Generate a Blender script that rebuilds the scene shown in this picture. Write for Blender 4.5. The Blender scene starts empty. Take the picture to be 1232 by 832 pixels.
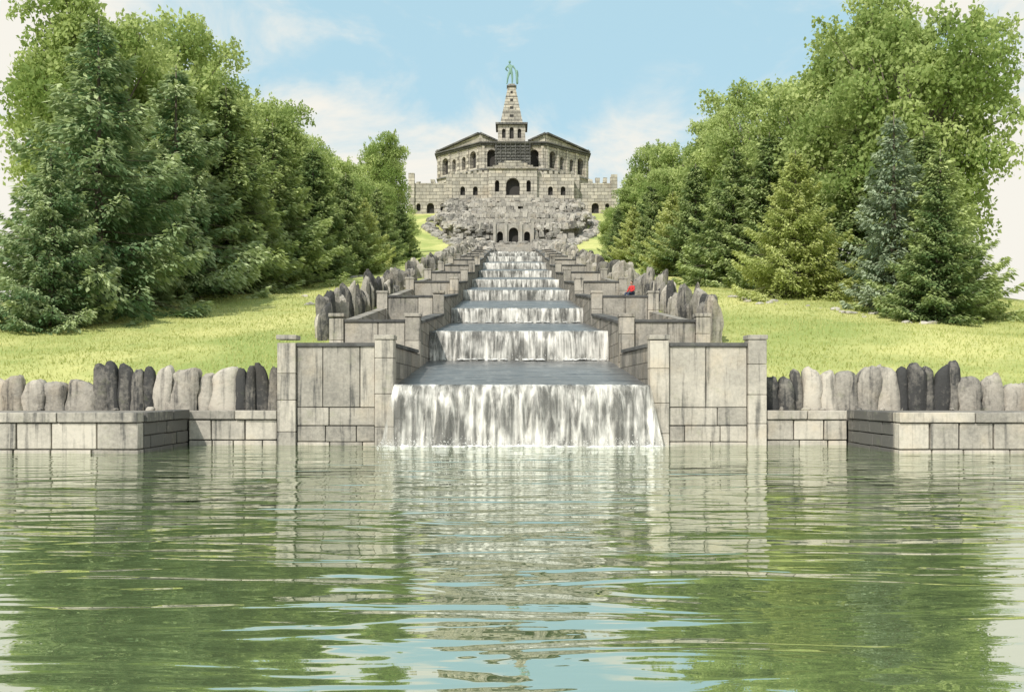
import bpy, math, random
import numpy as np
from mathutils import Vector, noise, Matrix
R = random.Random(7)
NR = np.random.default_rng(11)
scene = bpy.context.scene
AX = 0.3
CAMZ = 1.63

# ------------------------------------------------------------------ helpers
def lerp_tab(tab, v):
    if v <= tab[0][0]: return tab[0][1]
    for (a, b), (c, d) in zip(tab, tab[1:]):
        if v <= c: return b + (d-b)*(v-a)/(c-a)
    return tab[-1][1]

def link(o, parent=None):
    scene.collection.objects.link(o)
    if parent: o.parent = parent
    return o

def empty(name):
    return link(bpy.data.objects.new(name, None))

class MB:
    def __init__(s): s.V=[]; s.F=[]; s.T=[]; s.M=[]
    def poly(s, pts, tone=.6, mat=0):
        n=len(s.V); s.V += [tuple(p) for p in pts]; s.F.append(tuple(range(n,n+len(pts)))); s.T.append(tone); s.M.append(mat)
    def hexa(s, p, tone=.6, mat=0):
        n=len(s.V); s.V += [tuple(q) for q in p]
        for f in ((0,3,2,1),(4,5,6,7),(0,1,5,4),(1,2,6,5),(2,3,7,6),(3,0,4,7)):
            s.F.append(tuple(n+i for i in f)); s.T.append(tone); s.M.append(mat)
    def box(s,x0,x1,y0,y1,z0,z1,tone=.6,mat=0,jit=0):
        if x0>x1: x0,x1=x1,x0
        p=[(x0,y0,z0),(x1,y0,z0),(x1,y1,z0),(x0,y1,z0),(x0,y0,z1),(x1,y0,z1),(x1,y1,z1),(x0,y1,z1)]
        if jit: p=[tuple(c+R.uniform(-jit,jit) for c in q) for q in p]
        s.hexa(p,tone,mat)
    def block(s,cx,cy,cz,rx,ry,rz,tone=.6,mat=0):
        a=R.uniform(0,3.14); ca,sa=math.cos(a),math.sin(a); p=[]
        for z,t in((-1,1.05),(1,.78)):
            for x,y in((-1,-1),(1,-1),(1,1),(-1,1)):
                u=x*rx*t*R.uniform(.7,1.15); v=y*ry*t*R.uniform(.7,1.15)
                p.append((cx+u*ca-v*sa,cy+u*sa+v*ca,cz+z*rz*R.uniform(.75,1.15)))
        s.hexa(p,tone,mat)
    def slope(s,x0,x1,y0,y1,z0,za,zb,tone=.6,mat=0):
        if x0>x1: x0,x1=x1,x0
        s.hexa([(x0,y0,z0),(x1,y0,z0),(x1,y1,z0),(x0,y1,z0),(x0,y0,za),(x1,y0,za),(x1,y1,zb),(x0,y1,zb)],tone,mat)
    def stone(s,cx,cy,z0,w,d,h,tone=.6,mat=0,ax=0,jag=1.0):
        n=len(s.V); K=12; prof=[(0,1),(.18,1.02),(.36,.98),(.54,1.0),(.72,.95),(.86,.88),(.95,.70),(1,.38)]
        ca,sa=math.cos(ax),math.sin(ax); lean=R.uniform(-.07,.07); sd=R.random()*100; tilt=R.uniform(-.32,.32)*jag; pw=R.uniform(.45,.95)
        for t,sc in prof:
            for k in range(K):
                a=2*math.pi*(k+.5)/K; c,sn=math.cos(a),math.sin(a)
                m=max(abs(c),abs(sn))**pw
                q=1+.34*noise.noise(Vector((c*1.7+sd,sn*1.7,t*2.2)))+.12*noise.noise(Vector((c*4+sd,sn*4,t*7)))
                u=c/m*w/2*sc*q; v=sn/m*d/2*sc*q
                zz=z0+t*h*(1+tilt*(u/w)*t)+.07*noise.noise(Vector((sd+c*2,sn*2,t*5)))*jag
                u+=lean*t*h
                s.V.append((cx+u*ca-v*sa, cy+u*sa+v*ca, zz))
        for r in range(len(prof)-1):
            for k in range(K):
                k2=(k+1)%K
                s.F.append((n+r*K+k,n+r*K+k2,n+(r+1)*K+k2,n+(r+1)*K+k)); s.T.append(tone); s.M.append(mat)
        s.F.append(tuple(n+(len(prof)-1)*K+k for k in range(K))); s.T.append(tone); s.M.append(mat)
    def rock(s,cx,cy,cz,rx,ry,rz,tone=.6,mat=0):
        n=len(s.V); K=7; rings=[(-.9,.35),(-.55,.85),(0,1),(.5,.88),(.85,.45)]; sd=R.random()*200; rot=R.random()*6
        for zz,rr in rings:
            for k in range(K):
                a=2*math.pi*k/K+rot; c,sn=math.cos(a),math.sin(a)
                q=1+.55*noise.noise(Vector((c*1.1+sd,sn*1.1,zz*1.2)))
                s.V.append((cx+c*rx*rr*q,cy+sn*ry*rr*q,cz+zz*rz*(1+.25*noise.noise(Vector((sd,c,sn))))))
        for r in range(4):
            for k in range(K):
                k2=(k+1)%K
                s.F.append((n+r*K+k,n+r*K+k2,n+(r+1)*K+k2,n+(r+1)*K+k)); s.T.append(tone); s.M.append(mat)
        s.F.append(tuple(n+4*K+k for k in range(K))); s.T.append(tone); s.M.append(mat)
        s.F.append(tuple(n+K-1-k for k in range(K))); s.T.append(tone); s.M.append(mat)
    def tube(s,p0,p1,r0,r1,K=6,tone=.5,mat=0):
        p0=Vector(p0);p1=Vector(p1); d=(p1-p0).normalized(); a=d.orthogonal().normalized(); b=d.cross(a); n=len(s.V)
        for p,r in((p0,r0),(p1,r1)):
            for k in range(K):
                an=2*math.pi*k/K; s.V.append(tuple(p+a*math.cos(an)*r+b*math.sin(an)*r))
        for k in range(K):
            k2=(k+1)%K; s.F.append((n+k,n+k2,n+K+k2,n+K+k)); s.T.append(tone); s.M.append(mat)
        s.F.append(tuple(n+K+k for k in range(K))); s.T.append(tone); s.M.append(mat)
    def build(s,name,mats,parent=None,bevel=0,smooth=False):
        me=bpy.data.meshes.new(name); me.from_pydata(s.V,[],s.F)
        at=me.attributes.new('tone','FLOAT','FACE'); at.data.foreach_set('value',np.array(s.T,dtype=np.float32))
        for m in mats: me.materials.append(m)
        me.polygons.foreach_set('material_index',np.array(s.M,dtype=np.int32))
        if smooth: me.polygons.foreach_set('use_smooth',np.ones(len(s.F),dtype=bool))
        me.update()
        o=link(bpy.data.objects.new(name,me),parent)
        if bevel:
            b=o.modifiers.new('bevel','BEVEL'); b.width=bevel; b.segments=2; b.limit_method='ANGLE'
        return o

def quads_mesh(name, P, tone, mats, extra=None):
    n=len(P); V=P.reshape(-1,3); nv=len(V)
    eV=np.array(extra.V) if extra else np.zeros((0,3))
    eF=extra.F if extra else []
    me=bpy.data.meshes.new(name)
    allV=np.concatenate([V,eV]) if len(eV) else V
    loops=[np.arange(nv)]; tot=[np.full(n,4)]
    if eF:
        loops.append(np.array([i+nv for f in eF for i in f])); tot.append(np.array([len(f) for f in eF]))
    L=np.concatenate(loops).astype(np.int32); C=np.concatenate(tot).astype(np.int32)
    S=np.concatenate([[0],np.cumsum(C)[:-1]]).astype(np.int32)
    me.vertices.add(len(allV)); me.vertices.foreach_set('co',allV.astype(np.float32).ravel())
    me.loops.add(len(L)); me.loops.foreach_set('vertex_index',L)
    me.polygons.add(len(C)); me.polygons.foreach_set('loop_start',S); me.polygons.foreach_set('loop_total',C)
    T=np.concatenate([tone,np.full(len(eF),.5)]).astype(np.float32)
    me.update(calc_edges=True)
    at=me.attributes.new('tone','FLOAT','FACE'); at.data.foreach_set('value',T)
    for m in mats: me.materials.append(m)
    mi=np.concatenate([np.zeros(n),np.ones(len(eF))]).astype(np.int32)
    me.polygons.foreach_set('material_index',mi)
    me.validate()
    return me

# ------------------------------------------------------------------ materials
class NT:
    def __init__(s,name):
        s.m=bpy.data.materials.new(name); s.m.use_nodes=True; s.t=s.m.node_tree; s.t.nodes.clear()
        s.out=s.n('ShaderNodeOutputMaterial')
    def n(s,ty,**k):
        nd=s.t.nodes.new(ty)
        for a,b in k.items(): setattr(nd,a,b)
        return nd
    def l(s,a,b): s.t.links.new(a,b)
    def setin(s,sock,v):
        if hasattr(v,'is_linked') or hasattr(v,'links'): s.l(v,sock)
        else: sock.default_value=v
    def math(s,op,a,b=0.0,c=None,clamp=False):
        nd=s.n('ShaderNodeMath',operation=op); nd.use_clamp=clamp
        s.setin(nd.inputs[0],a); s.setin(nd.inputs[1],b)
        if c is not None: s.setin(nd.inputs[2],c)
        return nd.outputs[0]
    def mix(s,f,a,b,mode='MIX'):
        nd=s.n('ShaderNodeMix',data_type='RGBA',blend_type=mode)
        s.setin(nd.inputs[0],f)
        for i,v in((6,a),(7,b)):
            if isinstance(v,(tuple,list)): nd.inputs[i].default_value=(*v[:3],1)
            else: s.l(v,nd.inputs[i])
        return nd.outputs[2]
    def noise(s,vec,scale,detail=4,rough=.55,dist=0):
        nd=s.n('ShaderNodeTexNoise'); nd.inputs['Scale'].default_value=scale; nd.inputs['Detail'].default_value=detail
        nd.inputs['Roughness'].default_value=rough; nd.inputs['Distortion'].default_value=dist
        s.l(vec,nd.inputs['Vector']); return nd.outputs[0]
    def ss(s,v,a,b,lo=0.,hi=1.):
        nd=s.n('ShaderNodeMapRange',interpolation_type='SMOOTHSTEP'); s.setin(nd.inputs[0],v)
        nd.inputs[1].default_value=a; nd.inputs[2].default_value=b; nd.inputs[3].default_value=lo; nd.inputs[4].default_value=hi
        return nd.outputs[0]
    def mapv(s,vec,sc):
        nd=s.n('ShaderNodeMapping'); s.l(vec,nd.inputs[0]); nd.inputs['Scale'].default_value=sc; return nd.outputs[0]
    def obj(s): return s.n('ShaderNodeTexCoord').outputs['Object']
    def bsdf(s,col,rough=.8,bump=None,bstr=.4,bdist=.03,spec=.3):
        b=s.n('ShaderNodeBsdfPrincipled')
        if isinstance(col,tuple): b.inputs['Base Color'].default_value=(*col,1)
        else: s.l(col,b.inputs['Base Color'])
        s.setin(b.inputs['Roughness'],rough); b.inputs['Specular IOR Level'].default_value=spec
        if bump is not None:
            bp=s.n('ShaderNodeBump'); bp.inputs['Strength'].default_value=bstr; bp.inputs['Distance'].default_value=bdist
            s.l(bump,bp.inputs['Height']); s.l(bp.outputs[0],b.inputs['Normal'])
        return b
    def fin(s,sh): s.l(sh,s.out.inputs[0]); return s.m

def stone_mat(name,light,dark,brick=None,streak=.6,bump=.5,scale=1.0,rough=.85,moss=.25,contrast=1.0):
    t=NT(name); o=t.obj(); sep=t.n('ShaderNodeSeparateXYZ'); t.l(o,sep.inputs[0])
    u=t.math('ADD',sep.outputs[0],sep.outputs[1])
    tone=t.n('ShaderNodeAttribute',attribute_name='tone').outputs['Fac']
    n1=t.noise(o,.9*scale,6,.65); n2=t.noise(o,9*scale,6,.7); n3=t.noise(t.mapv(o,(5*scale,5*scale,.35*scale)),1,4,.6)
    f=t.math('ADD',tone,t.math('MULTIPLY',t.math('SUBTRACT',n1,.5),1.2*contrast))
    f=t.math('ADD',f,t.math('MULTIPLY',t.math('SUBTRACT',n2,.5),.9*contrast))
    f=t.math('SUBTRACT',f,t.math('MULTIPLY',t.ss(n3,.5,.72),streak),clamp=True)
    col=t.mix(f,dark,light)
    wm=t.ss(t.noise(o,.6*scale,4,.6),.5,.72)
    col=t.mix(t.math('MULTIPLY',wm,.35),col,t.mix(1.0,col,(1.08,.93,.72),'MULTIPLY'))
    gm=t.math('MULTIPLY',t.ss(t.noise(o,1.7*scale,5,.7),.55,.75),moss)
    col=t.mix(gm,col,(.20,.23,.11))
    h=t.math('ADD',n2,t.math('MULTIPLY',n1,.6))
    if brick:
        cb=t.n('ShaderNodeCombineXYZ'); t.l(u,cb.inputs[0]); t.l(sep.outputs[2],cb.inputs[1])
        br=t.n('ShaderNodeTexBrick'); t.l(cb.outputs[0],br.inputs['Vector']); br.inputs['Scale'].default_value=1
        br.inputs['Brick Width'].default_value=brick[0]; br.inputs['Row Height'].default_value=brick[1]; br.inputs['Mortar Size'].default_value=brick[2]
        br.inputs['Mortar Smooth'].default_value=.3; br.inputs['Color1'].default_value=(.72,.72,.72,1); br.inputs['Color2'].default_value=(1.15,1.13,1.1,1); br.inputs['Mortar'].default_value=(.4,.39,.37,1)
        col=t.mix(1.0,col,br.outputs[0],'MULTIPLY')
        h=t.math('SUBTRACT',h,t.math('MULTIPLY',br.outputs[1],1.2))
    return t.fin(t.bsdf(col,rough,h,bump,.04/scale).outputs[0])

M_stone=stone_mat('weathered_ashlar',(.53,.49,.425),(.11,.107,.10),None,.65)
M_stand=stone_mat('rough_standing_stone',(.53,.49,.425),(.06,.06,.06),None,.5,.9,1.0,.95,.3)
M_stoneb=stone_mat('coursed_ashlar',(.48,.45,.40),(.11,.108,.10),(1.1,.5,.02),.5)
M_cope=stone_mat('dark_coping',(.17,.17,.165),(.05,.05,.05),None,.2)
M_wet=stone_mat('wet_slate',(.17,.17,.17),(.055,.057,.06),(1.6,.8,.03),.3,.5,1,.35,.1)
M_tuff=stone_mat('tuff_masonry',(.60,.565,.50),(.18,.17,.155),(1.6,.8,.05),.4,.7,.45,.9,.06,.8)
M_tuffd=stone_mat('dark_tuff',(.28,.28,.27),(.10,.10,.10),(.9,.6,.06),.3,.7,.45,.9,.05)
M_rock=stone_mat('tuff_rock',(.53,.50,.45),(.11,.107,.10),None,.3,.9,.8,.95,.25,1.0)
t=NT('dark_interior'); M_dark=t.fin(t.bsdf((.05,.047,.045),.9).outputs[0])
t=NT('copper_patina'); M_cop=t.fin(t.bsdf(t.mix(t.noise(t.obj(),.9,4),(.12,.24,.21),(.28,.44,.38)),.6).outputs[0])

t=NT('flowing_water_on_slate'); o=t.obj()
a=t.noise(t.mapv(o,(.5,3.4,1)),1,6,.65,.6); b=t.noise(t.mapv(o,(2.2,.5,1)),1,5,.6,.3); c=t.noise(t.mapv(o,(3,11,1)),1,4,.7)
col=t.mix(t.ss(a,.35,.7),(.055,.058,.062),(.21,.21,.205))
col=t.mix(t.math('MULTIPLY',t.ss(b,.52,.72),.5),col,(.30,.30,.285))
col=t.mix(t.math('MULTIPLY',t.ss(c,.56,.70),.6),col,(.50,.50,.48))
M_flow=t.fin(t.bsdf(col,.3,t.math('ADD',a,c),.7,.04,.5).outputs[0])

t=NT('lawn'); o=t.obj()
a=t.noise(o,.12,5,.6); b=t.noise(o,1.3,6,.7); c=t.noise(t.mapv(o,(1,1,1)),14,4,.7)
col=t.mix(t.ss(a,.36,.66),(.27,.34,.10),(.56,.55,.22))
col=t.mix(t.math('MULTIPLY',t.ss(b,.5,.72),.5),col,(.23,.30,.09))
col=t.mix(t.math('MULTIPLY',t.ss(c,.45,.7),.4),col,(.56,.54,.27))
M_lawn=t.fin(t.bsdf(col,.95,t.math('ADD',c,b),.6,.05,.1).outputs[0])

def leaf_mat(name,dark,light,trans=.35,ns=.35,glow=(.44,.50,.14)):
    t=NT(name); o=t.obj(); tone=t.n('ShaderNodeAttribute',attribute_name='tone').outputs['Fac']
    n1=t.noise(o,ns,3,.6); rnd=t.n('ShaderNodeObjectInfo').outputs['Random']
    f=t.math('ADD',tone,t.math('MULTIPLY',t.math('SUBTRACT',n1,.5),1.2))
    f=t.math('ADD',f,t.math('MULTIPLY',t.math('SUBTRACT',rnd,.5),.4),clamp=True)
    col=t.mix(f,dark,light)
    d=t.n('ShaderNodeBsdfDiffuse'); t.l(col,d.inputs[0])
    tr=t.n('ShaderNodeBsdfTranslucent'); t.l(t.mix(.5,col,glow,'MIX'),tr.inputs[0])
    mx=t.n('ShaderNodeMixShader'); mx.inputs[0].default_value=trans; t.l(d.outputs[0],mx.inputs[1]); t.l(tr.outputs[0],mx.inputs[2])
    return t.fin(mx.outputs[0])
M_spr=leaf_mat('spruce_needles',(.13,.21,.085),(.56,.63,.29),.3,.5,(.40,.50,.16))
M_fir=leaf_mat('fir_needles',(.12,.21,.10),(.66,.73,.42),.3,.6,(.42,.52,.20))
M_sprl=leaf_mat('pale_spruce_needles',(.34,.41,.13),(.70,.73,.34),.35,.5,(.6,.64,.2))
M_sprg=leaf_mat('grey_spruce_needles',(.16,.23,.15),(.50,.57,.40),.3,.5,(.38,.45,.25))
M_leaf=leaf_mat('broad_leaves',(.22,.31,.10),(.62,.70,.31),.45,.25,(.46,.56,.16))
M_grass=leaf_mat('grass_blades',(.30,.36,.10),(.58,.58,.26),.3,.2)
t=NT('bark'); M_bark=t.fin(t.bsdf(t.mix(t.noise(t.mapv(t.obj(),(6,6,1)),1,5),(.07,.06,.045),(.22,.19,.15)),.95).outputs[0])

t=NT('falling_water'); o=t.obj()
s1=t.noise(t.mapv(o,(5,2,.4)),1,5,.6,.5); s2=t.noise(t.mapv(o,(.9,1,.6)),1,4,.6); s3=t.noise(t.mapv(o,(22,8,3)),1,3,.6)
f=t.math('ADD',t.math('MULTIPLY',s1,.6),t.math('ADD',t.math('MULTIPLY',s2,.5),t.math('MULTIPLY',s3,.08)))
col=t.mix(t.ss(f,.48,.76),(.30,.295,.27),(.74,.72,.67))
b=t.bsdf(col,.4,s1,.6,.05,.4)
tr=t.n('ShaderNodeBsdfTransparent'); mx=t.n('ShaderNodeMixShader')
t.l(t.ss(f,.44,.68,.30,1.0),mx.inputs[0]); t.l(tr.outputs[0],mx.inputs[1]); t.l(b.outputs[0],mx.inputs[2])
M_fall=t.fin(mx.outputs[0])
t=NT('foam'); M_foam=t.fin(t.bsdf((.74,.74,.72),.5).outputs[0])

# pool water
t=NT('pool_water'); o=t.obj(); sep=t.n('ShaderNodeSeparateXYZ'); t.l(o,sep.inputs[0])
w1=t.noise(t.mapv(o,(.40,1.35,1)),1,2,.4,1.1); w2=t.noise(t.mapv(o,(1.2,3.4,1)),1,2,.5,.6); w3=t.noise(t.mapv(o,(.12,.5,1)),1,2,.5,.5)
cd=t.n('ShaderNodeVectorMath',operation='DISTANCE'); t.l(o,cd.inputs[0]); cd.inputs[1].default_value=(AX,29.5,0)
near=t.ss(cd.outputs['Value'],2,27,1.25,.42)
h=t.math('ADD',t.math('MULTIPLY',w1,1.3),t.math('MULTIPLY',w2,.14)); h=t.math('ADD',h,t.math('MULTIPLY',w3,1.6))
h=t.math('MULTIPLY',h,near)
bp=t.n('ShaderNodeBump'); bp.inputs['Strength'].default_value=.6; bp.inputs['Distance'].default_value=.09; t.l(h,bp.inputs['Height'])
gl=t.n('ShaderNodeBsdfGlossy'); gl.inputs['Roughness'].default_value=.0; gl.inputs['Color'].default_value=(.93,.95,.90,1); t.l(bp.outputs[0],gl.inputs['Normal'])
fr=t.n('ShaderNodeFresnel'); fr.inputs[0].default_value=1.33; t.l(bp.outputs[0],fr.inputs['Normal'])
df=t.n('ShaderNodeBsdfDiffuse'); df.inputs[0].default_value=(.17,.235,.105,1)
mx=t.n('ShaderNodeMixShader'); t.l(t.math('ADD',t.math('MULTIPLY',fr.outputs[0],.42),.58,clamp=True),mx.inputs[0]); t.l(df.outputs[0],mx.inputs[1]); t.l(gl.outputs[0],mx.inputs[2])
ed=t.ss(sep.outputs[1],28.5,29.5); exx=t.ss(t.math('ABSOLUTE',t.math('SUBTRACT',sep.outputs[0],AX)),5.0,3.6)
fn=t.noise(t.mapv(o,(2.2,5,1)),1,6,.7,.5)
fm=t.math('MULTIPLY',t.math('MULTIPLY',ed,exx),t.ss(fn,.44,.62),clamp=True)
fd=t.n('ShaderNodeBsdfDiffuse'); fd.inputs[0].default_value=(.72,.72,.70,1)
m2=t.n('ShaderNodeMixShader'); t.l(fm,m2.inputs[0]); t.l(mx.outputs[0],m2.inputs[1]); t.l(fd.outputs[0],m2.inputs[2])
M_pool=t.fin(m2.outputs[0])

# ------------------------------------------------------------------ terrain
PROF=[(30.9,1.0),(36,2.5),(45,4.2),(60,6.9),(75,9.4),(100,13.7),(150,21.9),(190,28.6),(205,33.5),(218,38.5),(232,43),(260,45),(420,46)]
def terr(x,y,corr=True):
    dx=abs(x-AX)
    if y<30.75:
        return -1.5 if (abs(x)<45 and y>-25) else 1.0+.4*noise.noise(Vector((x*.02,y*.02,3)))
    if corr and ((dx<7.12 and y<192) or (dx<6.5 and y<215)): return lerp_tab(PROF,y)-5
    fall=math.exp(-((max(0,abs(x)-25))/35)**2)
    z=1.0+(lerp_tab(PROF,y)-1)*fall
    k=min(1,max(0,(y-33)/10))
    return z+k*(.35*noise.noise(Vector((x*.09,y*.09,1)))+.12*noise.noise(Vector((x*.4,y*.4,5))))
xs=sorted(set([AX-7.25,AX-7.0,AX+7.0,AX+7.25,-45.5,-45,45,45.5]+[float(i) for i in range(-60,61)]+[s*v for s in(-1,1) for v in(64,70,78,88,100,120,150,200,280,400,700,1200,2500)]))
ys=sorted(set([30.6,30.9,-25,-25.5]+[31+i*1.0 for i in range(0,60)]+[91+i*2 for i in range(0,85)]+[-20,-10,0,10,20,25,-30,-45,-80,-150,-300,-700,-1500,265,275,290,310,340,380,420,500,700,1200,2500]))
V=[(x,y,terr(x,y)) for y in ys for x in xs]; nx=len(xs)
F=[(j*nx+i,j*nx+i+1,(j+1)*nx+i+1,(j+1)*nx+i) for j in range(len(ys)-1) for i in range(nx-1)]
me=bpy.data.meshes.new('ground'); me.from_pydata(V,[],F); me.materials.append(M_lawn)
me.polygons.foreach_set('use_smooth',np.ones(len(F),dtype=bool)); link(bpy.data.objects.new('ground',me))

mb=MB(); mb.poly([(-45.4,-25.4,0),(45.4,-25.4,0),(45.4,30.5,0),(-45.4,30.5,0)]); mb.build('pool_water',[M_pool])

n=90000
gx=NR.uniform(7.6,34,n)*NR.choice([-1,1],n); gy=31.6+NR.random(n)**1.3*50
gz=np.array([terr(float(a),float(b)) for a,b in zip(gx,gy)])
hh=NR.uniform(.04,.12,n)*(1+.8*(NR.random(n)<.06)); az=NR.uniform(0,6.28,n); w=NR.uniform(.012,.03,n)
P=np.zeros((n,4,3)); cx,sx=np.cos(az)*w,np.sin(az)*w; lx,ly=NR.normal(0,.05,n),NR.normal(0,.05,n)
for k,(s,zz,q) in enumerate(((-1,-.02,0),(1,-.02,0),(.3,1,1),(-.3,1,1))):
    P[:,k,0]=gx+cx*s+lx*q; P[:,k,1]=gy+sx*s+ly*q; P[:,k,2]=gz+(hh if zz==1 else zz)
link(bpy.data.objects.new('meadow_grass',quads_mesh('meadow_grass',P,NR.uniform(.3,1.0,n),[M_grass])))

# ------------------------------------------------------------------ ashlar walls by the pool
def ashlar(mb,ax,a0,a1,face,out,z0,courses,bw,depth=.35,tone=.65,tv=.22,gap=.012):
    z=z0
    for ci,ch in enumerate(courses):
        a=a0-(bw*.5*R.random() if ci%2 else 0); cuts=[a0]
        while a<a1-.3*bw:
            a+=bw*R.uniform(.7,1.3)
            if a>a0+.25*bw and a<a1-.3*bw: cuts.append(a)
        cuts.append(a1)
        for c0,c1 in zip(cuts,cuts[1:]):
            f=face+out*R.uniform(-.014,.024); tn=tone+R.uniform(-tv,tv)
            if ax=='x': mb.box(c0+gap,c1-gap,min(f,f-out*depth),max(f,f-out*depth),z+gap,z+ch-gap,tn,0,.006)
            else: mb.box(min(f,f-out*depth),max(f,f-out*depth),c0+gap,c1-gap,z+gap,z+ch-gap,tn,0,.006)
        z+=ch
for sgn in(-1,1):
    xi=AX+sgn*7.37; xo=-9.75 if sgn<0 else 10.1; xe=sgn*44
    mb=MB()
    lo,hi=min(xi,xo),max(xi,xo)
    ashlar(mb,'x',lo,hi,30.0,-1,-.35,[.5,.62],.8,.4,.72,.27,.018)
    ashlar(mb,'x',lo,hi,29.93,-1,.77,[.28],1.7,.5,.62)
    mb.box(lo,hi,30.1,31.0,-1.4,1.0,.1)
    lo2,hi2=min(xo,xe),max(xo,xe)
    ashlar(mb,'x',lo2,hi2,26.0,-1,-.35,[.45,.70],1.0,.4,.76,.27,.018)
    ashlar(mb,'x',lo2,hi2,25.93,-1,.80,[.28],1.9,.5,.7)
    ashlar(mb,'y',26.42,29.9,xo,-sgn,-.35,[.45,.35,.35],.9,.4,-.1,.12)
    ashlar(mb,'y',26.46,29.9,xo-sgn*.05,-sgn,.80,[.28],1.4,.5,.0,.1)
    mb.box(xo+sgn*.12,xe,26.12,31.0,-1.4,1.03,.35)
    mb.build('stone_wall',[M_stone],None,.02)
    mb=MB(); x=abs(xi)+.12
    while x<32:
        dark=False; w=R.choice([R.uniform(.42,.6),R.uniform(.6,.95)]); h=R.uniform(1.05,1.42); tn=R.uniform(.5,1.0)
        if sgn<0:
            if x<8.2: dark=True
            elif 11.0<x<12.8: dark=True; h+=.12
            elif x>12.8: h=R.uniform(.78,1.1)
        else:
            if x<8.7: dark=True; h-=.05
            elif 11.3<x<13.5: dark=True; h+=.2
            elif 13.5<x<14.3: tn=.5
            elif x>13.5: h=R.uniform(.78,1.1)
        if dark: tn=R.uniform(-.05,.3); w=R.uniform(.25,.5)
        mb.stone(sgn*(x+w/2),30.72+R.uniform(-.06,.06),.9,w*1.12,R.uniform(.32,.5),h+.1,tn,0,R.uniform(-.15,.15),1.0)
        if R.random()<.35: mb.rock(sgn*(x+w),30.42,1.06,R.uniform(.06,.16),.1,R.uniform(.05,.12),R.uniform(.3,.9))
        x+=w*.97
    mb.build('standing_stone_wall',[M_stand],None,0,True)
    mb=MB(); y=42.5
    while y<64:
        w=R.uniform(.4,.8); xx=AX+sgn*(8.35+.4*noise.noise(Vector((y*.4,sgn,0))))
        mb.stone(xx,y,terr(xx,y)-.15,w,w*R.uniform(.5,1),R.uniform(1.1,2.2),R.choice([.05,.2,.35,.6,.85]),0,R.uniform(0,1.5),1.6); y+=w*.8
    while y<188:
        w=R.uniform(.6,1.3); xx=AX+sgn*(8.1+.7*R.random())
        if R.random()<.8: mb.stone(xx,y,terr(xx,y)-.2,w,w*.8,R.uniform(.6,1.9),R.uniform(.15,.9),0,R.uniform(0,1.5),1.8)
        y+=w*1.1
    mb.build('rough_stone_wall',[M_stand],None,0,False)

# ------------------------------------------------------------------ cascade
CH=[(29.95,1.75),(43,2.96),(43.01,4.14),(58,5.6),(58.01,6.37),(72,8.2),(72.01,8.84),(88,10.8),(88.01,11.4),(104,13.5),(104.01,14.1),(120,16.3),(120.01,16.96),(137,19.4),(137.01,20.04),(155,22.3),(155.01,23.0),(175,25.3),(175.01,26),(196,28.6)]
LIPS=[30,43,58,72,88,104,120,137,155,175]
cas=empty('stone_cascade')
mb=MB()
for i in range(0,len(CH)-1,2):
    (y0,z0),(y1,z1)=CH[i],CH[i+1]
    n=30
    for k in range(n):
        ya=y0+(y1-y0)*k/n; yb=y0+(y1-y0)*(k+1)/n
        za=z0+(z1-z0)*k/n; zb=z0+(z1-z0)*(k+1)/n
        for j in range(10):
            xa=AX-3.9+.78*j; xb=xa+.78
            f=lambda x,y:.04*noise.noise(Vector((x,y*1.6,0)))*(y!=y0)
            mb.poly([(xa,ya,za+f(xa,ya)),(xb,ya,za+f(xb,ya)),(xb,yb,zb+f(xb,yb)),(xa,yb,zb+f(xa,yb))],.5)
    zb=CH[i-1][1] if i else -1.4
    mb.poly([(AX-3.9,y0,zb-.3),(AX+3.9,y0,zb-.3),(AX+3.9,y0,z0),(AX-3.9,y0,z0)],.4,1)
mb.build('basin_aprons',[M_flow,M_wet],cas,0,False)
mb=MB()
for i,yl in enumerate(LIPS):
    z=CH[2*i][1]; x=AX-3.84
    while x<AX+3.8:
        w=min(R.uniform(.9,1.5),AX+3.84-x); mb.box(x+.01,x+w-.01,yl-.14,yl+.35,z-.16,z+.03+R.uniform(0,.015),.4); x+=w
mb.build('lip_stones',[M_wet],cas,.015)

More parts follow.
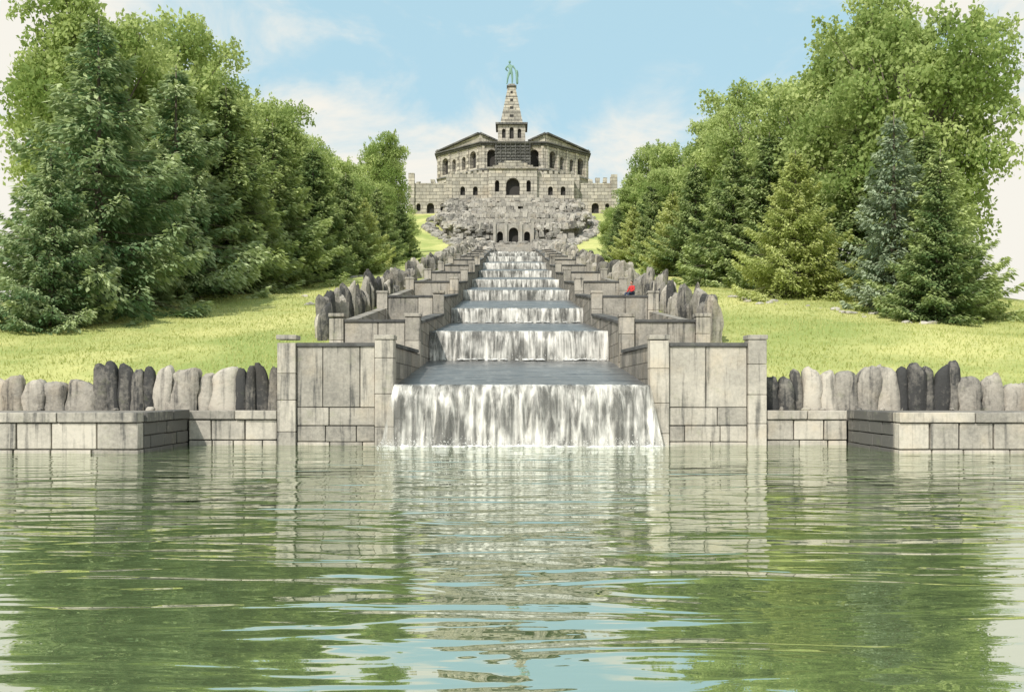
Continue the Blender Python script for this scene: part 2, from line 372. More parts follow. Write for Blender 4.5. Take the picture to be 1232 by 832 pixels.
TI=[(30,3.31),(38.5,4.62),(52,6.85),(66,9.15),(80,11.45),(95,13.9),(110,16.4),(126,18.95),(143,21.6),(160,24.3),(178,27.1),(192,29.5)]
mbp=MB(); mbc=MB(); mbw=MB()
for i,(y,zt) in enumerate(TI[:-1]):
    yn,zn=TI[i+1]; zb=-1.4 if i==0 else TI[i-1][1]-1.6
    for sgn in(-1,1):
        X=lambda d: AX+sgn*d
        def bx(m,d0,d1,*a,**k): m.box(min(X(d0),X(d1)),max(X(d0),X(d1)),*a,**k)
        zp=zt-.34
        for (d0,d1) in((6.8,7.35),(3.85,4.42)):
            zz=zb
            while zz<zt-.3:
                hh=min(R.uniform(.8,1.1) if i<3 else 3,zt-.14-zz); bx(mbp,d0,d1,y-.12,y+.46,zz+.006,zz+hh-.006,R.uniform(.5,.95)); zz+=hh
            bx(mbp,d0-.03,d1+.03,y-.15,y+.49,zt-.135,zt,.6)
        a0,a1=sorted((X(4.43),X(6.79)))
        if i<3:
            if i==0: ashlar(mbp,'x',a0,a1,y,-1,-.4,[.5,.48],1.0,.35,.58)
            z1=TI[i-1][1]-.9
            ashlar(mbp,'x',a0,a1,y,-1,z1 if i else .585,[zp-z1] if i else [.55,zp-.585-.55],1.35 if i else 1.2,.35,.60,.18)
            mbp.box(a0,a1,y+.1,y+.4,zb,zp-.02,.15)
        else: mbp.box(a0,a1,y,y+.4,zb,zp-.005,R.uniform(.5,.75))
        mbc.box(a0,a1,y-.06,y+.5,zp,zp+.11,.4)
        zc=max(zp, lerp_tab(CH,yn-.1)+.55)
        lo,hi=sorted((X(3.86),X(4.36)))
        mbw.slope(lo,hi,y+.47,yn-.13,zb,zp-.02,zc-.02,.55)
        for k in range(int((yn-y-.6)/1.4)):
            ya=y+.48+1.4*k; yb=min(ya+1.38,yn-.14); g=lambda q: zp-.015+(zc-zp)*(q-y-.47)/(yn-y-.6)
            l2,h2=sorted((X(3.80),X(4.42)))
            mbc.hexa([(l2,ya,g(ya)),(h2,ya,g(ya)),(h2,yb,g(yb)),(l2,yb,g(yb)),(l2,ya,g(ya)+.12),(h2,ya,g(ya)+.12),(h2,yb,g(yb)+.12),(l2,yb,g(yb)+.12)],R.uniform(.2,.8))
        lo,hi=sorted((X(6.86),X(7.32)))
        mbw.slope(lo,hi,y+.47,yn-.13,zb,zp-.02,max(zp,terr(X(7.6),yn)+.35),.6)
        lo,hi=sorted((X(4.37),X(6.85)))
        mbw.slope(lo,hi,y+.52,yn-.13,zb,zp-.35,zp-.3+(.5*(zn-zt)),.35)
mbp.build('terrace_piers',[M_stone],cas,.02)
mbc.build('coping_slabs',[M_cope],cas,.012)
mbw.build('side_walls',[M_stoneb],cas)

for i,yl in enumerate(LIPS):
    zt=CH[2*i][1]+.07; zb=(CH[2*i-1][1] if i else 0)-.05; h=zt-zb
    nxx=220 if i<2 else 90; ns=26 if i<2 else 12; reach=.42*h if i==0 else .3*h
    pr=[(yl+.7,zt-.03),(yl+.3,zt),(yl-.12,zt)]
    for k in range(1,ns+1):
        s=k/ns; pr.append((yl-.16-reach*s**.6*.9,zt-h*s**1.05))
    V=[];F=[]
    for r,(yy,zz) in enumerate(pr):
        s=max(0,(zt-zz)/h); spread=(.32*s if i==0 else 0)
        for j in range(nxx+1):
            u=-1+2*j/nxx; x=AX+u*(3.83+spread)
            dsp=(.10*noise.noise(Vector((x*5,zz*.5,i*9)))+.05*noise.noise(Vector((x*14,zz*.8,i*5)))+.14*noise.noise(Vector((x*1.3,zz*.4,i*3))))*min(1,s*3)*(1 if i==0 else .6)
            V.append((x,yy+dsp,zz+(.015*noise.noise(Vector((x*3,yy*2,1))) if s<.01 else 0)))
    W=nxx+1
    F=[(r*W+j,r*W+j+1,(r+1)*W+j+1,(r+1)*W+j) for r in range(len(pr)-1) for j in range(nxx)]
    me=bpy.data.meshes.new('waterfall'); me.from_pydata(V,[],F); me.materials.append(M_fall)
    me.polygons.foreach_set('use_smooth',np.ones(len(F),dtype=bool))
    wf=link(bpy.data.objects.new('waterfall',me))
    if i<3:
        mb=MB(); yb=pr[-1][0]
        for k in range(1500 if i==0 else 400):
            x=AX+R.uniform(-4.2,4.2) if i==0 else AX+R.uniform(-3.8,3.8); s=R.uniform(.006,.024)
            zf=0 if i==0 else zb+.06
            y=yb-abs(R.gauss(0,.3)); z=zf+abs(R.gauss(0,.13))*(1 if y>yb-.4 else .3)
            p=Vector((x,y,z)); q=[p+Vector((R.uniform(-s,s),R.uniform(-s,s),R.uniform(-s,s)*1.3)) for _ in range(4)]
            for f in((0,1,2),(0,3,1),(1,3,2),(0,2,3)): mb.poly([q[c] for c in f])
        for k in range(70 if i==0 else 40):
            x=AX+R.uniform(-4.0,4.0)*(1 if i==0 else .9); mb.rock(x,yb-R.uniform(-.1,.25),(0 if i==0 else zb+.05)+R.uniform(-.02,.02),R.uniform(.06,.2),R.uniform(.05,.14),R.uniform(.02,.05))
        mb.build('spray_foam',[M_foam],wf,0,False)

# ------------------------------------------------------------------ monument
mon=empty('octagonal_castle')
def arched(mb,o,ud,nd,u0,u1,z0,z1,ops,depth=.8,tone=.6,back=1):
    o=Vector(o);ud=Vector(ud);nd=Vector(nd)
    P=lambda u,z,d=0:(o.x+ud.x*u-nd.x*d,o.y+ud.y*u-nd.y*d,z)
    cur=u0
    for (uc,w,zb,zt,arch) in ops:
        a,b=uc-w/2,uc+w/2
        mb.poly([P(cur,z0),P(a,z0),P(a,z1),P(cur,z1)],tone+R.uniform(-.08,.08))
        if zb>z0+.01: mb.poly([P(a,z0),P(b,z0),P(b,zb),P(a,zb)],tone)
        mb.poly([P(a,zb),P(b,zb),P(b,zb,depth),P(a,zb,depth)],tone)
        if arch:
            r=w/2; zs=zt-r; K=8
            c=[(uc-r*math.cos(math.pi*k/K),zs+r*math.sin(math.pi*k/K)) for k in range(K+1)]
        else: zs=zt; c=[(a,zt),(b,zt)]
        for p,q in zip(c,c[1:]):
            mb.poly([P(*p),P(*q),P(q[0],z1),P(p[0],z1)],tone)
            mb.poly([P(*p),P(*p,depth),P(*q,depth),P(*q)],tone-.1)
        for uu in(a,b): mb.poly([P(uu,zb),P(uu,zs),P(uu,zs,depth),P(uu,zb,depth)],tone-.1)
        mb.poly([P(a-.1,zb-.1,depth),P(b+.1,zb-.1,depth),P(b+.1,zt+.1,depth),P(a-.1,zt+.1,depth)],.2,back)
        cur=b
    mb.poly([P(cur,z0),P(u1,z0),P(u1,z1),P(cur,z1)],tone)

S=15.6; ap=S*1.2071; oc=(0.2,240+ap)
mb=MB(); mcn=MB()
for k in range(8):
    th=-math.pi/2+k*math.pi/4
    nd=Vector((math.cos(th),math.sin(th),0)); ud=Vector((-nd.y,nd.x,0)); o=Vector((oc[0],oc[1],0))+nd*ap
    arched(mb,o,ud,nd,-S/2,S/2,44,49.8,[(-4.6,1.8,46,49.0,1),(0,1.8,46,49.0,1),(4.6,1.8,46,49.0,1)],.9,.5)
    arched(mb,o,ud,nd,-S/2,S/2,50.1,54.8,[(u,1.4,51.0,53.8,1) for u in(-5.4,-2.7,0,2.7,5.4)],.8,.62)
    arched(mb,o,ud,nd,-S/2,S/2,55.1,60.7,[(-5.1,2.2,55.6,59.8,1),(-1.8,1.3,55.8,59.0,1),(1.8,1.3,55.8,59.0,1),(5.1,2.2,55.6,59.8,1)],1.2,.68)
    def seg(a,b,d0,d1,z0,z1,tn,m=mb):
        p=[o+ud*a+nd*d0,o+ud*b+nd*d0,o+ud*b+nd*d1,o+ud*a+nd*d1]
        m.hexa([(*q.xy,z0) for q in p]+[(*q.xy,z1) for q in p],tn)
    for u in(-7.1,-3.4,0,3.4,7.1): seg(u-.3,u+.3,-.05,.28,55.12,60.65,.8)
    e=lambda d: S/2+d*math.tan(math.pi/8)-.004
    for z0,z1,d in((49.82,50.1,.35),(54.82,55.1,.4),(60.72,61.1,.45),(61.15,61.45,.85)):
        p=[o-ud*(S/2-.15)-nd*.3,o+ud*(S/2-.15)-nd*.3,o+ud*e(d)+nd*d,o-ud*e(d)+nd*d]
        mcn.hexa([(*q.xy,z0) for q in p]+[(*q.xy,z1) for q in p],.35 if z1>60 else .9)
    def rake(ua,ub,za,zb2):
        for (d0,d1,lo,hi,m,tn) in((-.5,.25,61.47,0,mb,.65),(-.6,.95,None,.38,mcn,.3)):
            p=[o+ud*ua+nd*d0,o+ud*ub+nd*d0,o+ud*ub+nd*d1,o+ud*ua+nd*d1]
            zz=[za,zb2,zb2,za]
            if lo: m.hexa([(*q.xy,lo) for q in p]+[(*q.xy,max(z,lo+.02)) for q,z in zip(p,zz)],tn)
            else: m.hexa([(*q.xy,z+.01) for q,z in zip(p,zz)]+[(*q.xy,z+hi) for q,z in zip(p,zz)],tn)
    H0,H1=61.5,63.4
    if k==0: rake(-S/2,-3.6,H1,H0); rake(3.6,S/2,H0,H1)
    elif k==1: rake(-S/2+.02,S/2,H1,H0)
    elif k==7: rake(-S/2,S/2-.02,H0,H1)
    else:
        for u in np.arange(-7.1,7.2,.92): seg(u-.12,u+.12,.1,.35,61.47,62.2,.7)
        seg(-S/2,S/2,.05,.4,62.22,62.42,.55)
mb.poly([(oc[0]+ap/math.cos(math.pi/8)*.98*math.cos(math.pi/8+k*math.pi/4),oc[1]+ap/math.cos(math.pi/8)*.98*math.sin(math.pi/8+k*math.pi/4),61.42) for k in range(8)],.4)
mb.build('octagon_walls',[M_tuff,M_dark],mon)
mcn.build('cornices',[M_tuffd],mon)
mb=MB(); cx,cy=-.1,258
def ring(h,z): return [(cx-h,cy-h,z),(cx+h,cy-h,z),(cx+h,cy+h,z),(cx-h,cy+h,z)]
mb.hexa(ring(4.2,61.4)+ring(4.2,65.0),.6)
for k in range(4):
    th=-math.pi/2+k*math.pi/2; nd=Vector((math.cos(th),math.sin(th),0)); ud=Vector((-nd.y,nd.x,0)); o=Vector((cx,cy,0))+nd*3.5
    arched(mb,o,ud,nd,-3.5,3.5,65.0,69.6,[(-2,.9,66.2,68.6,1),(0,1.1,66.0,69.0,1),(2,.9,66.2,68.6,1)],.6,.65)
mb.hexa(ring(4.1,69.6)+ring(4.1,70.1),.3,2)
mb.hexa(ring(2.9,70.1)+ring(.95,80.1),.68)
for z,a in((71.3,.5),(73.5,.45),(75.6,.38),(77.7,.3)):
    h=2.9-(z-70.1)/10*1.95
    for k in range(4):
        th=-math.pi/2+k*math.pi/2; nd=Vector((math.cos(th),math.sin(th),0)); ud=Vector((-nd.y,nd.x,0)); c=Vector((cx,cy,0))+nd*(h-.05)
        p=[c-ud*a-nd*.5,c+ud*a-nd*.5,c+ud*a+nd*.0,c-ud*a+nd*.0]
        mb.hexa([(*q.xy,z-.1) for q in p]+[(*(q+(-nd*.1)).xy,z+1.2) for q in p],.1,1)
    hb=h+.12; mb.hexa(ring(hb,z-.45)+ring(hb-.03,z-.25),.35,2)
mb.hexa(ring(1.25,80.1)+ring(1.25,80.45),.4,2)
mb.hexa(ring(.9,80.45)+ring(.8,80.9),.6)
mb.build('pyramid',[M_tuff,M_dark,M_tuffd],mon)
mb=MB()
arched(mb,(0.2,236.5,0),(1,0,0),(0,-1,0),-4.2,4.2,53.0,60.2,[],.5,.35)
mb.box(-4.0,4.4,236.52,240,53.0,60.2,.3)
for z in np.arange(53.4,60.2,.75):
    mb.box(-4.1,4.5,236.3+.0,236.48,z,z+.28,.2+.3*R.random())
for x in np.arange(-3.8,4.6,1.15): mb.box(x-.09,x+.09,236.15,236.29,53.0,60.4,.3)
mb.box(-4.4,4.8,236.0,240,60.42,60.75,.5)
mb.build('grotto_front',[M_tuffd,M_dark],mon)
mb=MB()
O=lambda x,y:(x,y,0)
arched(mb,O(.2,228),(1,0,0),(0,-1,0),-14,-5.5,42,51.2,[(-11.5,1.1,46.4,48.4,1),(-8.6,1.1,46.4,48.4,1)],.8,.68)
arched(mb,O(.2,228),(1,0,0),(0,-1,0),5.5,14,42,51.2,[(8.6,1.1,46.4,48.4,1),(11.5,1.1,46.4,48.4,1)],.8,.68)
arched(mb,O(.2,227),(1,0,0),(0,-1,0),-5.5,5.5,42,52.2,[(-3.6,1,47,49.6,1),(0,3.1,46.2,50.2,1),(3.6,1,47,49.6,1)],1.4,.74)
for xs_ in((-5.5,-5.45),(5.45,5.5)): mb.box(.2+xs_[0],.2+xs_[1],227.01,228.5,42,52.2,.5)
mb.box(-13.8,14.2,229.5,238.5,42,51.0,.5); mb.box(-5.2,5.6,228.5,236,42,52.0,.5)
mb.box(-5.7,6.1,226.6,227.3,52.2,52.55,.4)
for k,(a,h) in enumerate(((4.6,.5),(3.3,.5),(1.9,.45))): mb.box(.2-a,.2+a,227.0,228.2,52.56+.52*k,52.56+.52*k+h,.6)
for sg in(-1,1):
    xa,xb=sorted((.2+sg*14.2,.2+sg*24.2))
    u0,u1=xa-.2,xb-.2; cc=(u0+u1)/2
    arched(mb,O(.2,232),(1,0,0),(0,-1,0),u0,u1,38,50.0,[(cc-2.8,1.0,43.5,45.3,1),(cc,1.7,43.0,45.4,1),(cc+2.8,1.0,43.5,45.3,1)],1,.66)
    mb.box(xa,xb,233.2,243,38,49.8,.5)
    xx=.2+sg*24.2; mb.poly([(xx,232,38),(xx,243,38),(xx,243,50),(xx,232,50)],.5)
    for x in np.arange(xa+.5,xb,1.7):
        if R.random()<.8: mb.box(x-.5,x+.45,231.95,233,50.02,50.02+R.uniform(.3,1.5),R.uniform(.4,.8),0,.12)
    for xp in(xa+.6,xb-.6): mb.box(xp-.7,xp+.7,231.5,232.6,38,51.8+R.uniform(-.3,.5),.66)
    for d in np.arange(6.2,13.8,1.25): mb.box(.2+sg*d-.38,.2+sg*d+.38,227.95,228.7,51.22,51.22+R.uniform(.6,.95),R.uniform(.45,.8))
mb.build('terrace_walls',[M_tuff,M_dark],mon)

# rockwork
mb=MB()
HW=[(189,7.8),(196,10.5),(206,14.5),(213,16.5),(226,15)]; RZ=[(189,27.5),(192,29.6),(199,31.2),(200,34.4),(207,36.0),(209,38.0),(218,39.8),(220,42.0),(226,44.4)]
for k in range(3800):
    y=R.uniform(190,226); hw=lerp_tab(HW,y); x=.3+R.uniform(-hw,hw); s=R.uniform(.22,.6)
    if abs(x-.3)<4.1 and y<200.8: continue
    z=lerp_tab(RZ,y)+R.uniform(-.4,.2)+.03*abs(x-.3)+.4*noise.noise(Vector((x*.35,y*.35,2)))
    tn=R.uniform(.15,.85)+.4*noise.noise(Vector((x*.2,z*.4,y*.2)))
    (mb.block if R.random()<.7 else mb.rock)(x,y,z,s*R.uniform(.8,1.5),s,s*R.uniform(.6,1.3),tn)
for k in range(300):
    sg=R.choice([-1,1]); y=R.uniform(190,232); hw=lerp_tab(HW,y)+R.uniform(0,2.6); s=R.uniform(.25,.8)
    mb.rock(.3+sg*hw,y,terr(.3+sg*hw,y,False)+s*.2,s*1.2,s,s,R.uniform(.2,.8))
n=30
for j in range(n):
    y0=190+36*j/n;y1=190+36*(j+1)/n
    if y1<201:
        for sg in(-1,1):
            a,b=sorted((.3+sg*4.0,.3+sg*(lerp_tab(HW,y0)-.6))); mb.box(a,b,y0,y1-.001,22,lerp_tab(RZ,y0)-.3,.3)
    else: mb.box(.3-lerp_tab(HW,y0)+.6,.3+lerp_tab(HW,y0)-.6,y0,y1-.001,24,lerp_tab(RZ,y0)-.3,.3)
for (y,hw,z,hh) in ((203,7.5,36.4,2.0),(208,12,38.5,2.4),(214,9,40.4,1.9),(219.5,13,42.9,2.3),(223.5,13.5,44.6,1.8)):
    for c in range(3):
        x=-hw
        while x<hw:
            w=R.uniform(.6,1.2); zc=z-hh+c*hh/3
            if not (R.random()<.07): mb.box(.3+x,.3+x+w-.05,y-1.0+.015*x*x+R.uniform(-.08,.08),y+.6+.015*x*x,zc,zc+hh/3-.04+(R.uniform(0,.35) if c==2 else 0),R.uniform(.4,.9),0,.05)
            x+=w
mb.build('rockwork_grotto',[M_rock],None)
mb=MB()
arched(mb,(.3,198.6,0),(1,0,0),(0,-1,0),-4,4,26,34.8,[(-2.7,1.2,30,33.4,1),(0,1.9,29.6,34.2,1),(2.7,1.2,30,33.4,1)],1.2,.6)
mb.box(-3.7,4.3,200,202,26,34.7,.4)
for u in(-3.8,-1.5,1.5,3.8): mb.box(.3+u-.25,.3+u+.25,198.2,198.58,28,35.3,.7)
for k in range(6): mb.box(.3-3.9,.3+3.9,197.6-1.0*k,198.58-1.0*k-.01,24,31.0-.42*k,.6)
for k in range(14): mb.rock(.3+R.uniform(-3.8,3.8),R.uniform(197.5,198.2),R.uniform(30.8,31.2),.5,.4,.35,.4)
mb.build('grotto_arcade',[M_rock,M_dark],None)

# ------------------------------------------------------------------ figures
def skin(name,pts,edges,mat,parent=None,sub=2,mtx=None):
    me=bpy.data.meshes.new(name); me.from_pydata([p[:3] for p in pts],edges,[]); me.materials.append(mat)
    o=link(bpy.data.objects.new(name,me),parent)
    m=o.modifiers.new('skin','SKIN'); m.use_smooth_shade=True
    for v,p in zip(me.skin_vertices[0].data,pts): v.radius=(p[3],p[4] if len(p)>4 else p[3]); v.use_root=False
    me.skin_vertices[0].data[0].use_root=True
    s=o.modifiers.new('sub','SUBSURF'); s.levels=sub; s.render_levels=sub
    return o
def ball(name,c,r,mat,parent,sc=(1,1,1)):
    import bmesh
    bm=bmesh.new(); bmesh.ops.create_uvsphere(bm,u_segments=16,v_segments=12,radius=r)
    for v in bm.verts:
        v.co=Vector((v.co.x*sc[0],v.co.y*sc[1],v.co.z*sc[2]))
        v.co+=Vector(c)
    me=bpy.data.meshes.new(name); bm.to_mesh(me); bm.free(); me.materials.append(mat)
    for p in me.polygons: p.use_smooth=True
    return link(bpy.data.objects.new(name,me),parent)
def flat(name,c,r=.8):
    t=NT(name); return t.fin(t.bsdf(t.mix(t.noise(t.obj(),20,3),tuple(x*.8 for x in c),c),r).outputs[0])
M_red=flat('red_fabric',(.66,.06,.06)); M_skin=flat('skin',(.55,.34,.25),.6); M_jean=flat('denim',(.06,.08,.14)); M_hair=flat('hair',(.06,.04,.025)); M_shoe=flat('shoe_leather',(.05,.045,.04))
def hand(par,w,dirv,side,mat,name):
    w=Vector(w);d=Vector(dirv).normalized();s=Vector(side).normalized();u=d.cross(s)
    pts=[(*w,.022,.016),(*(w+d*.05),.034,.015),(*(w+d*.085),.036,.014)];ed=[(0,1),(1,2)]
    skin(name+'_palm',pts,ed,mat,par,1)
    for k,L in enumerate((.07,.08,.075,.058)):
        b=w+d*.08+s*(.027-.018*k); p=[(*b,.008),(*(b+d*L*.5),.008),(*(b+d*L*.85-Vector((0,0,.02))),.0065)]
        skin(name+'_finger_%d'%(k+1),p,[(0,1),(1,2)],mat,par,1)
    b=w+d*.03+s*.02; skin(name+'_thumb',[(*b,.011),(*(b+s*.03+d*.03),.01),(*(b+s*.035+d*.055),.008)],[(0,1),(1,2)],mat,par,1)
def head(par,c,mat,hair):
    c=Vector(c)
    ball('head',c,.1,mat,par,(.78,.95,1.15)); ball('nose',c+Vector((0,-.098,-.01)),.014,mat,par,(.8,1.2,1.5))
    for s in(-1,1):
        ball('eye',c+Vector((s*.03,-.088,.012)),.009,M_shoe if hair!=mat else mat,par); ball('ear',c+Vector((s*.08,.005,-.005)),.02,mat,par,(.4,.8,1.3))
    ball('mouth',c+Vector((0,-.088,-.05)),.016,mat if hair==mat else M_red,par,(1.2,.5,.35))
    ball('hair',c+Vector((0,.018,.028)),.105,hair,par,(.84,.92,1.08))
per=empty('seated_person')
skin('jacket',[(0,0,.12,.15,.11),(0,0,.3,.14,.10),(0,0,.46,.16,.11),(0,0,.56,.06),(.18,0,.5,.065),(.25,-.06,.27,.052),(.16,-.27,.17,.04),(-.18,0,.5,.065),(-.25,-.06,.27,.052),(-.16,-.27,.17,.04)],[(0,1),(1,2),(2,3),(2,4),(4,5),(5,6),(2,7),(7,8),(8,9)],M_red,per)
skin('trousers',[(0,0,.08,.15,.12),(.09,-.05,.08,.09),(.12,-.45,.09,.065),(.13,-.48,-.3,.05),(-.09,-.05,.08,.09),(-.12,-.45,.09,.065),(-.13,-.48,-.3,.05)],[(0,1),(1,2),(2,3),(0,4),(4,5),(5,6)],M_jean,per)
for s in(-1,1):
    skin('shoe',[(s*.13,-.46,-.36,.045),(s*.13,-.55,-.385,.04,.03),(s*.135,-.66,-.39,.032,.025)],[(0,1),(1,2)],M_shoe,per,1)
    hand(per,(s*.155,-.29,.165),(-s*.15,-1,-.1),(-s,-.1,0),M_skin,'hand')
skin('neck',[(0,0,.55,.05),(0,-.01,.64,.048)],[(0,1)],M_skin,per,1); head(per,(0,-.015,.73),M_skin,M_hair)
zp3=6.85-.34; zo=max(zp3,terr(AX+7.6,66)+.35)
per.location=(AX+7.1,61.5,zp3-.02+(zo-zp3)*(61.5-52.47)/(66-.6-52)+.03)
per.rotation_euler=(0,0,math.radians(-50))
st=empty('hercules_statue')
skin('body',[(0,0,.95,.14,.11),(.02,0,1.15,.135,.10),(-.02,0,1.38,.18,.12),(-.03,0,1.5,.07),(-.04,-.01,1.58,.055),
 (.18,0,1.42,.075),(.34,.0,1.2,.058),(.40,-.05,.98,.04),(-.22,0,1.42,.075),(-.38,.08,1.22,.058),(-.2,.2,1.08,.04),
 (.10,0,.9,.105),(.14,-.04,.5,.075),(.13,.02,.08,.05),(.15,-.15,.03,.04),(-.10,0,.9,.105),(-.2,-.1,.5,.075),(-.26,0,.08,.05),(-.3,-.16,.03,.04)],
 [(0,1),(1,2),(2,3),(3,4),(2,5),(5,6),(6,7),(2,8),(8,9),(9,10),(0,11),(11,12),(12,13),(13,14),(0,15),(15,16),(16,17),(17,18)],M_cop,st)
head(st,(-.06,-.02,1.7),M_cop,M_cop)
hand(st,(.40,-.06,.97),(0,-.3,-1),(1,0,0),M_cop,'hand')
skin('club',[(.46,-.05,1.05,.07),(.47,-.03,.8,.09),(.5,0,.4,.11),(.52,.02,0.02,.09)],[(0,1),(1,2),(2,3)],M_cop,st,1)
skin('lion_skin',[(.44,.02,1.15,.10),(.5,.06,.9,.12),(.52,.08,.6,.1),(.46,.08,.4,.06)],[(0,1),(1,2),(2,3)],M_cop,st,1)
st.location=(-.4,258,80.9); st.scale=(3.4,3.4,3.4)

# ------------------------------------------------------------------ trees
def unit(v): return v/np.maximum(np.linalg.norm(v,axis=1,keepdims=True),1e-9)
def leafquads(c,d,nrm,L,W):
    d=unit(d); s=unit(np.cross(nrm,d)); L=L[:,None]; W=W[:,None]
    return np.stack([c-s*W*.35,c+d*L*.45-s*W,c+d*L,c+d*L*.45+s*W],axis=1)
def spruce(name,mat,seed,R0=.29,dens=1.0,NW=27):
    g=np.random.default_rng(seed); H=12.; wood=MB()
    wood.tube((0,0,-.4),(0,0,H*.5),.24,.13,8); wood.tube((0,0,H*.5),(0,0,H*.99),.13,.02,6)
    C=[];D=[];N=[];Ls=[];T=[]
    for i in range(NW):
        t=(i+.3)/NW; z0=H*(.03+.95*t); Lm=H*R0*(1-t)**.8+.15
        nb=int(5+4*(1-t))
        off=g.uniform(0,6.28)
        for b in range(nb):
            a=off+6.283*b/nb+g.normal(0,.25); L=Lm*g.uniform(.55,1.3)
            zb=z0+g.normal(0,.12); ca,sa=math.cos(a),math.sin(a); dr=g.uniform(.22,.5)*(1-.6*t)
            bt=g.uniform(-.22,.22)
            n=int((30+230*(L/(H*R0))**1.3)*dens)
            s=g.random(n)**.55
            lat=g.uniform(-1,1,n)*(.40*L*(1-s)**.6+.08)*(.4+.6*(s>.15))
            hang=g.random(n)**2
            zz=zb-dr*L*s+.36*L*s*s*s+g.normal(0,.03,n)-np.abs(lat)*.30-hang*.30
            r=s*L
            c=np.stack([ca*r-sa*lat,sa*r+ca*lat,zz],1)
            sg=np.sign(lat)[:,None]; out=np.array([ca,sa,-.15])[None]; side=np.array([-sa,ca,-.3])[None]
            dd=out*.9+side*sg*g.uniform(.2,.9,(n,1))+g.normal(0,.2,(n,3)); dd[:,2]-=.1+.8*hang
            nn=np.array([0,0,1.])[None]+g.normal(0,.4,(n,3))
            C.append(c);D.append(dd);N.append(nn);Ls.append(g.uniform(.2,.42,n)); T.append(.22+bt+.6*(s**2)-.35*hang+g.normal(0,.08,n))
            wood.tube((0,0,zb),(ca*L*.8,sa*L*.8,zb-dr*L*.8+.18*L),.035*(1-t)+.01,.008,3)
    C=np.concatenate(C);D=np.concatenate(D);N=np.concatenate(N);Ls=np.concatenate(Ls);T=np.concatenate(T)
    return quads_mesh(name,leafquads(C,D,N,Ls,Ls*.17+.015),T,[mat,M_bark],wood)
def broad(name,mat,seed,rw=.33):
    g=np.random.default_rng(seed); H=20.; wood=MB()
    wood.tube((0,0,-.5),(0,0,H*.3),.42,.3,9); wood.tube((0,0,H*.3),(.3,.2,H*.75),.3,.08,7)
    C=[];D=[];N=[];T=[]; nc=84
    for i in range(nc):
        v=g.normal(0,1,3); v/=np.linalg.norm(v); q=g.uniform(.4,1.0)**.5*(1+.28*noise.noise(Vector(v*1.6)+Vector((seed,0,0))))
        zc=.52+.40*v[2]*q; wid=rw*(1.0 if zc>.35 else .85)
        c=np.array([v[0]*wid*q*H*.82,v[1]*wid*q*H*.82,zc*H]); rr=H*g.uniform(.04,.10)*(1.15-.35*zc)
        if zc*H+rr>H: c[2]=H-rr
        n=int(560*(rr/(H*.08))**2)
        u=unit(g.normal(0,1,(n,3))); u[:,2]=np.abs(u[:,2])*np.where(g.random(n)<.75,1,-1)
        rad=rr*(.5+.6*g.random(n)**.6); sc=np.array([1.25,1.25,.75])
        p=c+u*rad[:,None]*sc+g.normal(0,.16,(n,3))
        C.append(p); D.append(g.normal(0,1,(n,3))+u*.5); N.append(u+g.normal(0,.5,(n,3))); T.append(np.full(n,g.uniform(.0,.95))+g.normal(0,.1,n))
        base=Vector((0,0,H*g.uniform(.2,.5))) if c[2]>H*.3 else Vector((0,0,H*.15)); mid=base.lerp(Vector(c),.55)+Vector((0,0,.3))
        wood.tube(base,mid,.12,.07,4); wood.tube(mid,c,.07,.02,4)
        for k in range(3):
            e=Vector(c)+Vector(u[k])*rr*1.6; wood.tube(c,e,.025,.006,3)
            m=160//3; tt=g.random((m,1))**.5; pp=np.array(c)+(np.array(e)-np.array(c))*tt+g.normal(0,.18,(m,3))
            C.append(pp);D.append(g.normal(0,1,(m,3)));N.append(g.normal(0,1,(m,3))+[0,0,1]);T.append(g.uniform(.3,.8,m))
    C=np.concatenate(C);D=np.concatenate(D);N=np.concatenate(N);T=np.concatenate(T); L=g.uniform(.2,.42,len(C))
    return quads_mesh(name,leafquads(C,D,N,L,L*.36),T,[mat,M_bark],wood)
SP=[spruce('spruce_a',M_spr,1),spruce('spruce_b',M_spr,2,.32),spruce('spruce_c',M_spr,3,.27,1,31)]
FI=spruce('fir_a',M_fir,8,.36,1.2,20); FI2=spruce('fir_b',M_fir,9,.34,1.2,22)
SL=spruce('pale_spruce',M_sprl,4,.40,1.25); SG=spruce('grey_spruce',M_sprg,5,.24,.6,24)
BR=[broad('broadleaf_a',M_leaf,21),broad('broadleaf_b',M_leaf,22,.36),broad('broadleaf_c',M_leaf,23,.3)]
def plant(name,me,x,y,h,base,w=1.0):
    o=link(bpy.data.objects.new(name,me)); s=h/base
    o.location=(x,y,terr(x,y)-.1); o.scale=(s*w,s*w,s); o.rotation_euler=(0,0,R.uniform(0,6.28)); return o
for i,(x,y,h,w) in enumerate([(-20.4,71,15.0,1.25),(-19.0,79,13.2,1.2),(-17.6,88,11.6,1.15),(-16.2,97,10,1.2),(-14.8,109,8.8,1.15),(-13.7,122,7.4,1.2),
    (-23.5,72,14,1.1),(-21.4,82,12.5,1.2),(-19.4,95,11,1.2),
    (17.6,79,11.3,1.2),(16.6,90,10.4,1.2),(14.8,104,8.4,1.2),(13.2,124,7,1.2),(22.8,66,11.5,1.2),(19.9,77,12.2,1.2),(21.4,50,7.2,1.3),(22.8,53,9,1.2),(24.0,58,10.5,1.2),(15.9,114,9.5,1.3)]):
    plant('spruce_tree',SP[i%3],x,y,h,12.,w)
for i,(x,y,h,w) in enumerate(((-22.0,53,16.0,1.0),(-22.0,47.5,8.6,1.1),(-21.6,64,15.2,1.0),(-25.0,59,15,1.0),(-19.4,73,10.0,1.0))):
    plant('fir_tree',(FI,FI2)[i%2],x,y,h,12.,w)
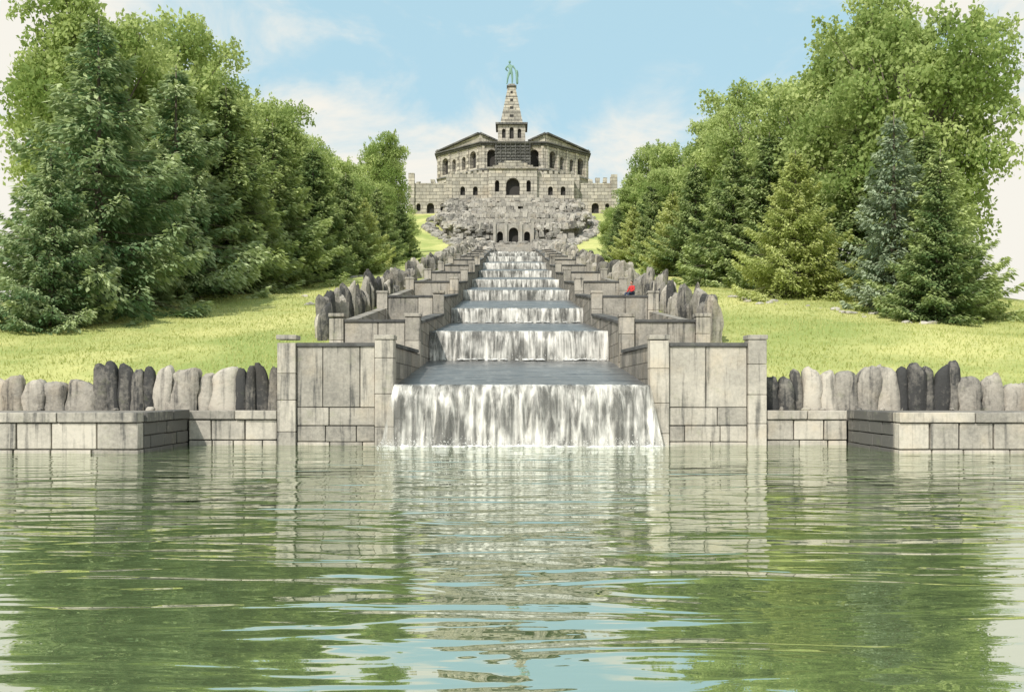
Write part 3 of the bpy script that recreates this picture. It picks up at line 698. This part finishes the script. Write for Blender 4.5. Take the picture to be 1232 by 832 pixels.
plant('pale_spruce_tree',SL,17.8,62.5,9.4,12.); plant('pale_spruce_tree',SL,15.0,93,8.0,12.); plant('pale_spruce_tree',SL,-15.0,101,7.6,12.); plant('pale_spruce_tree',SL,13.6,112,7.0,12.)
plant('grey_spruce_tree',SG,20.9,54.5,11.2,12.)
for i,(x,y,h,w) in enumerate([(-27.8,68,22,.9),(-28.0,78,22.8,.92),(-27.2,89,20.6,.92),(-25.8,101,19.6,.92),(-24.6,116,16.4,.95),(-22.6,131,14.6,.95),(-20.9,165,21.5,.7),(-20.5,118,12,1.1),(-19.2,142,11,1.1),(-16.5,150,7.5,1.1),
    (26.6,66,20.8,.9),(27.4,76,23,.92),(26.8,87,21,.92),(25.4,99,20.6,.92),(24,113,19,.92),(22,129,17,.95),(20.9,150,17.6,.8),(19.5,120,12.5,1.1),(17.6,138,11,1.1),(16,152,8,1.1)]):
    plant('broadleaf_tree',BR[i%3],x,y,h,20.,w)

mb=MB()
for k in range(70):
    sg=R.choice([-1,1]); y=R.uniform(60,92) if sg<0 else R.uniform(48,66); x=(-11.3+R.gauss(0,1.2)) if sg<0 else (12+ (66-y)*.45+R.gauss(0,.8))
    s=R.uniform(.06,.24); mb.rock(x,y,terr(x,y)+s*.1,s*1.4,s,s*.7,R.uniform(.6,1.0))
mb.build('lawn_boulders',[M_rock],None)

# ------------------------------------------------------------------ world, sun, camera
w=bpy.data.worlds.new('World'); scene.world=w; w.use_nodes=True; nt=w.node_tree; nt.nodes.clear()
class WT(NT):
    def __init__(s): s.t=nt
t=WT(); out=t.n('ShaderNodeOutputWorld'); bg=t.n('ShaderNodeBackground'); bg.inputs[1].default_value=.1
EL,AZ=46,208
sky=t.n('ShaderNodeTexSky',sky_type='NISHITA'); sky.sun_disc=False; sky.sun_elevation=math.radians(EL); sky.sun_rotation=math.radians(AZ); sky.air_density=1.0; sky.dust_density=.6
g=t.n('ShaderNodeTexCoord').outputs['Generated']; sep=t.n('ShaderNodeSeparateXYZ'); t.l(g,sep.inputs[0])
c1=t.noise(t.mapv(g,(2.6,2.6,5.5)),1.9,8,.6,.5)
bias=t.math('ADD',t.ss(sep.outputs[2],.18,.31,-.14,.08),t.ss(t.math('ABSOLUTE',sep.outputs[0]),.28,.39,.03,-.13))
mask=t.ss(t.math('ADD',c1,bias),.38,.66,0,.95)
blue=t.mix(.8,sky.outputs[0],(5.0,7.9,9.2))
col=t.mix(mask,(9.4,9.1,8.3),blue)
t.l(col,bg.inputs[0]); t.l(bg.outputs[0],out.inputs[0])
sl=bpy.data.lights.new('sun','SUN'); sl.energy=4.0; sl.angle=math.radians(.8); sl.color=(1,.94,.85)
so=link(bpy.data.objects.new('sun',sl)); a=math.radians(AZ); e=math.radians(EL)
d=Vector((math.sin(a)*math.cos(e),math.cos(a)*math.cos(e),math.sin(e))); so.rotation_euler=d.to_track_quat('Z','Y').to_euler(); so.location=d*100
cam=bpy.data.cameras.new('camera'); co=link(bpy.data.objects.new('camera',cam)); co.location=(0,0,CAMZ); co.rotation_euler=(math.pi/2,0,0)
cam.sensor_width=36; cam.lens=35; cam.shift_y=54/1232; cam.clip_end=6000; cam.clip_start=.1
scene.camera=co
scene.view_settings.view_transform='Standard'; scene.view_settings.look='None'; scene.view_settings.exposure=0
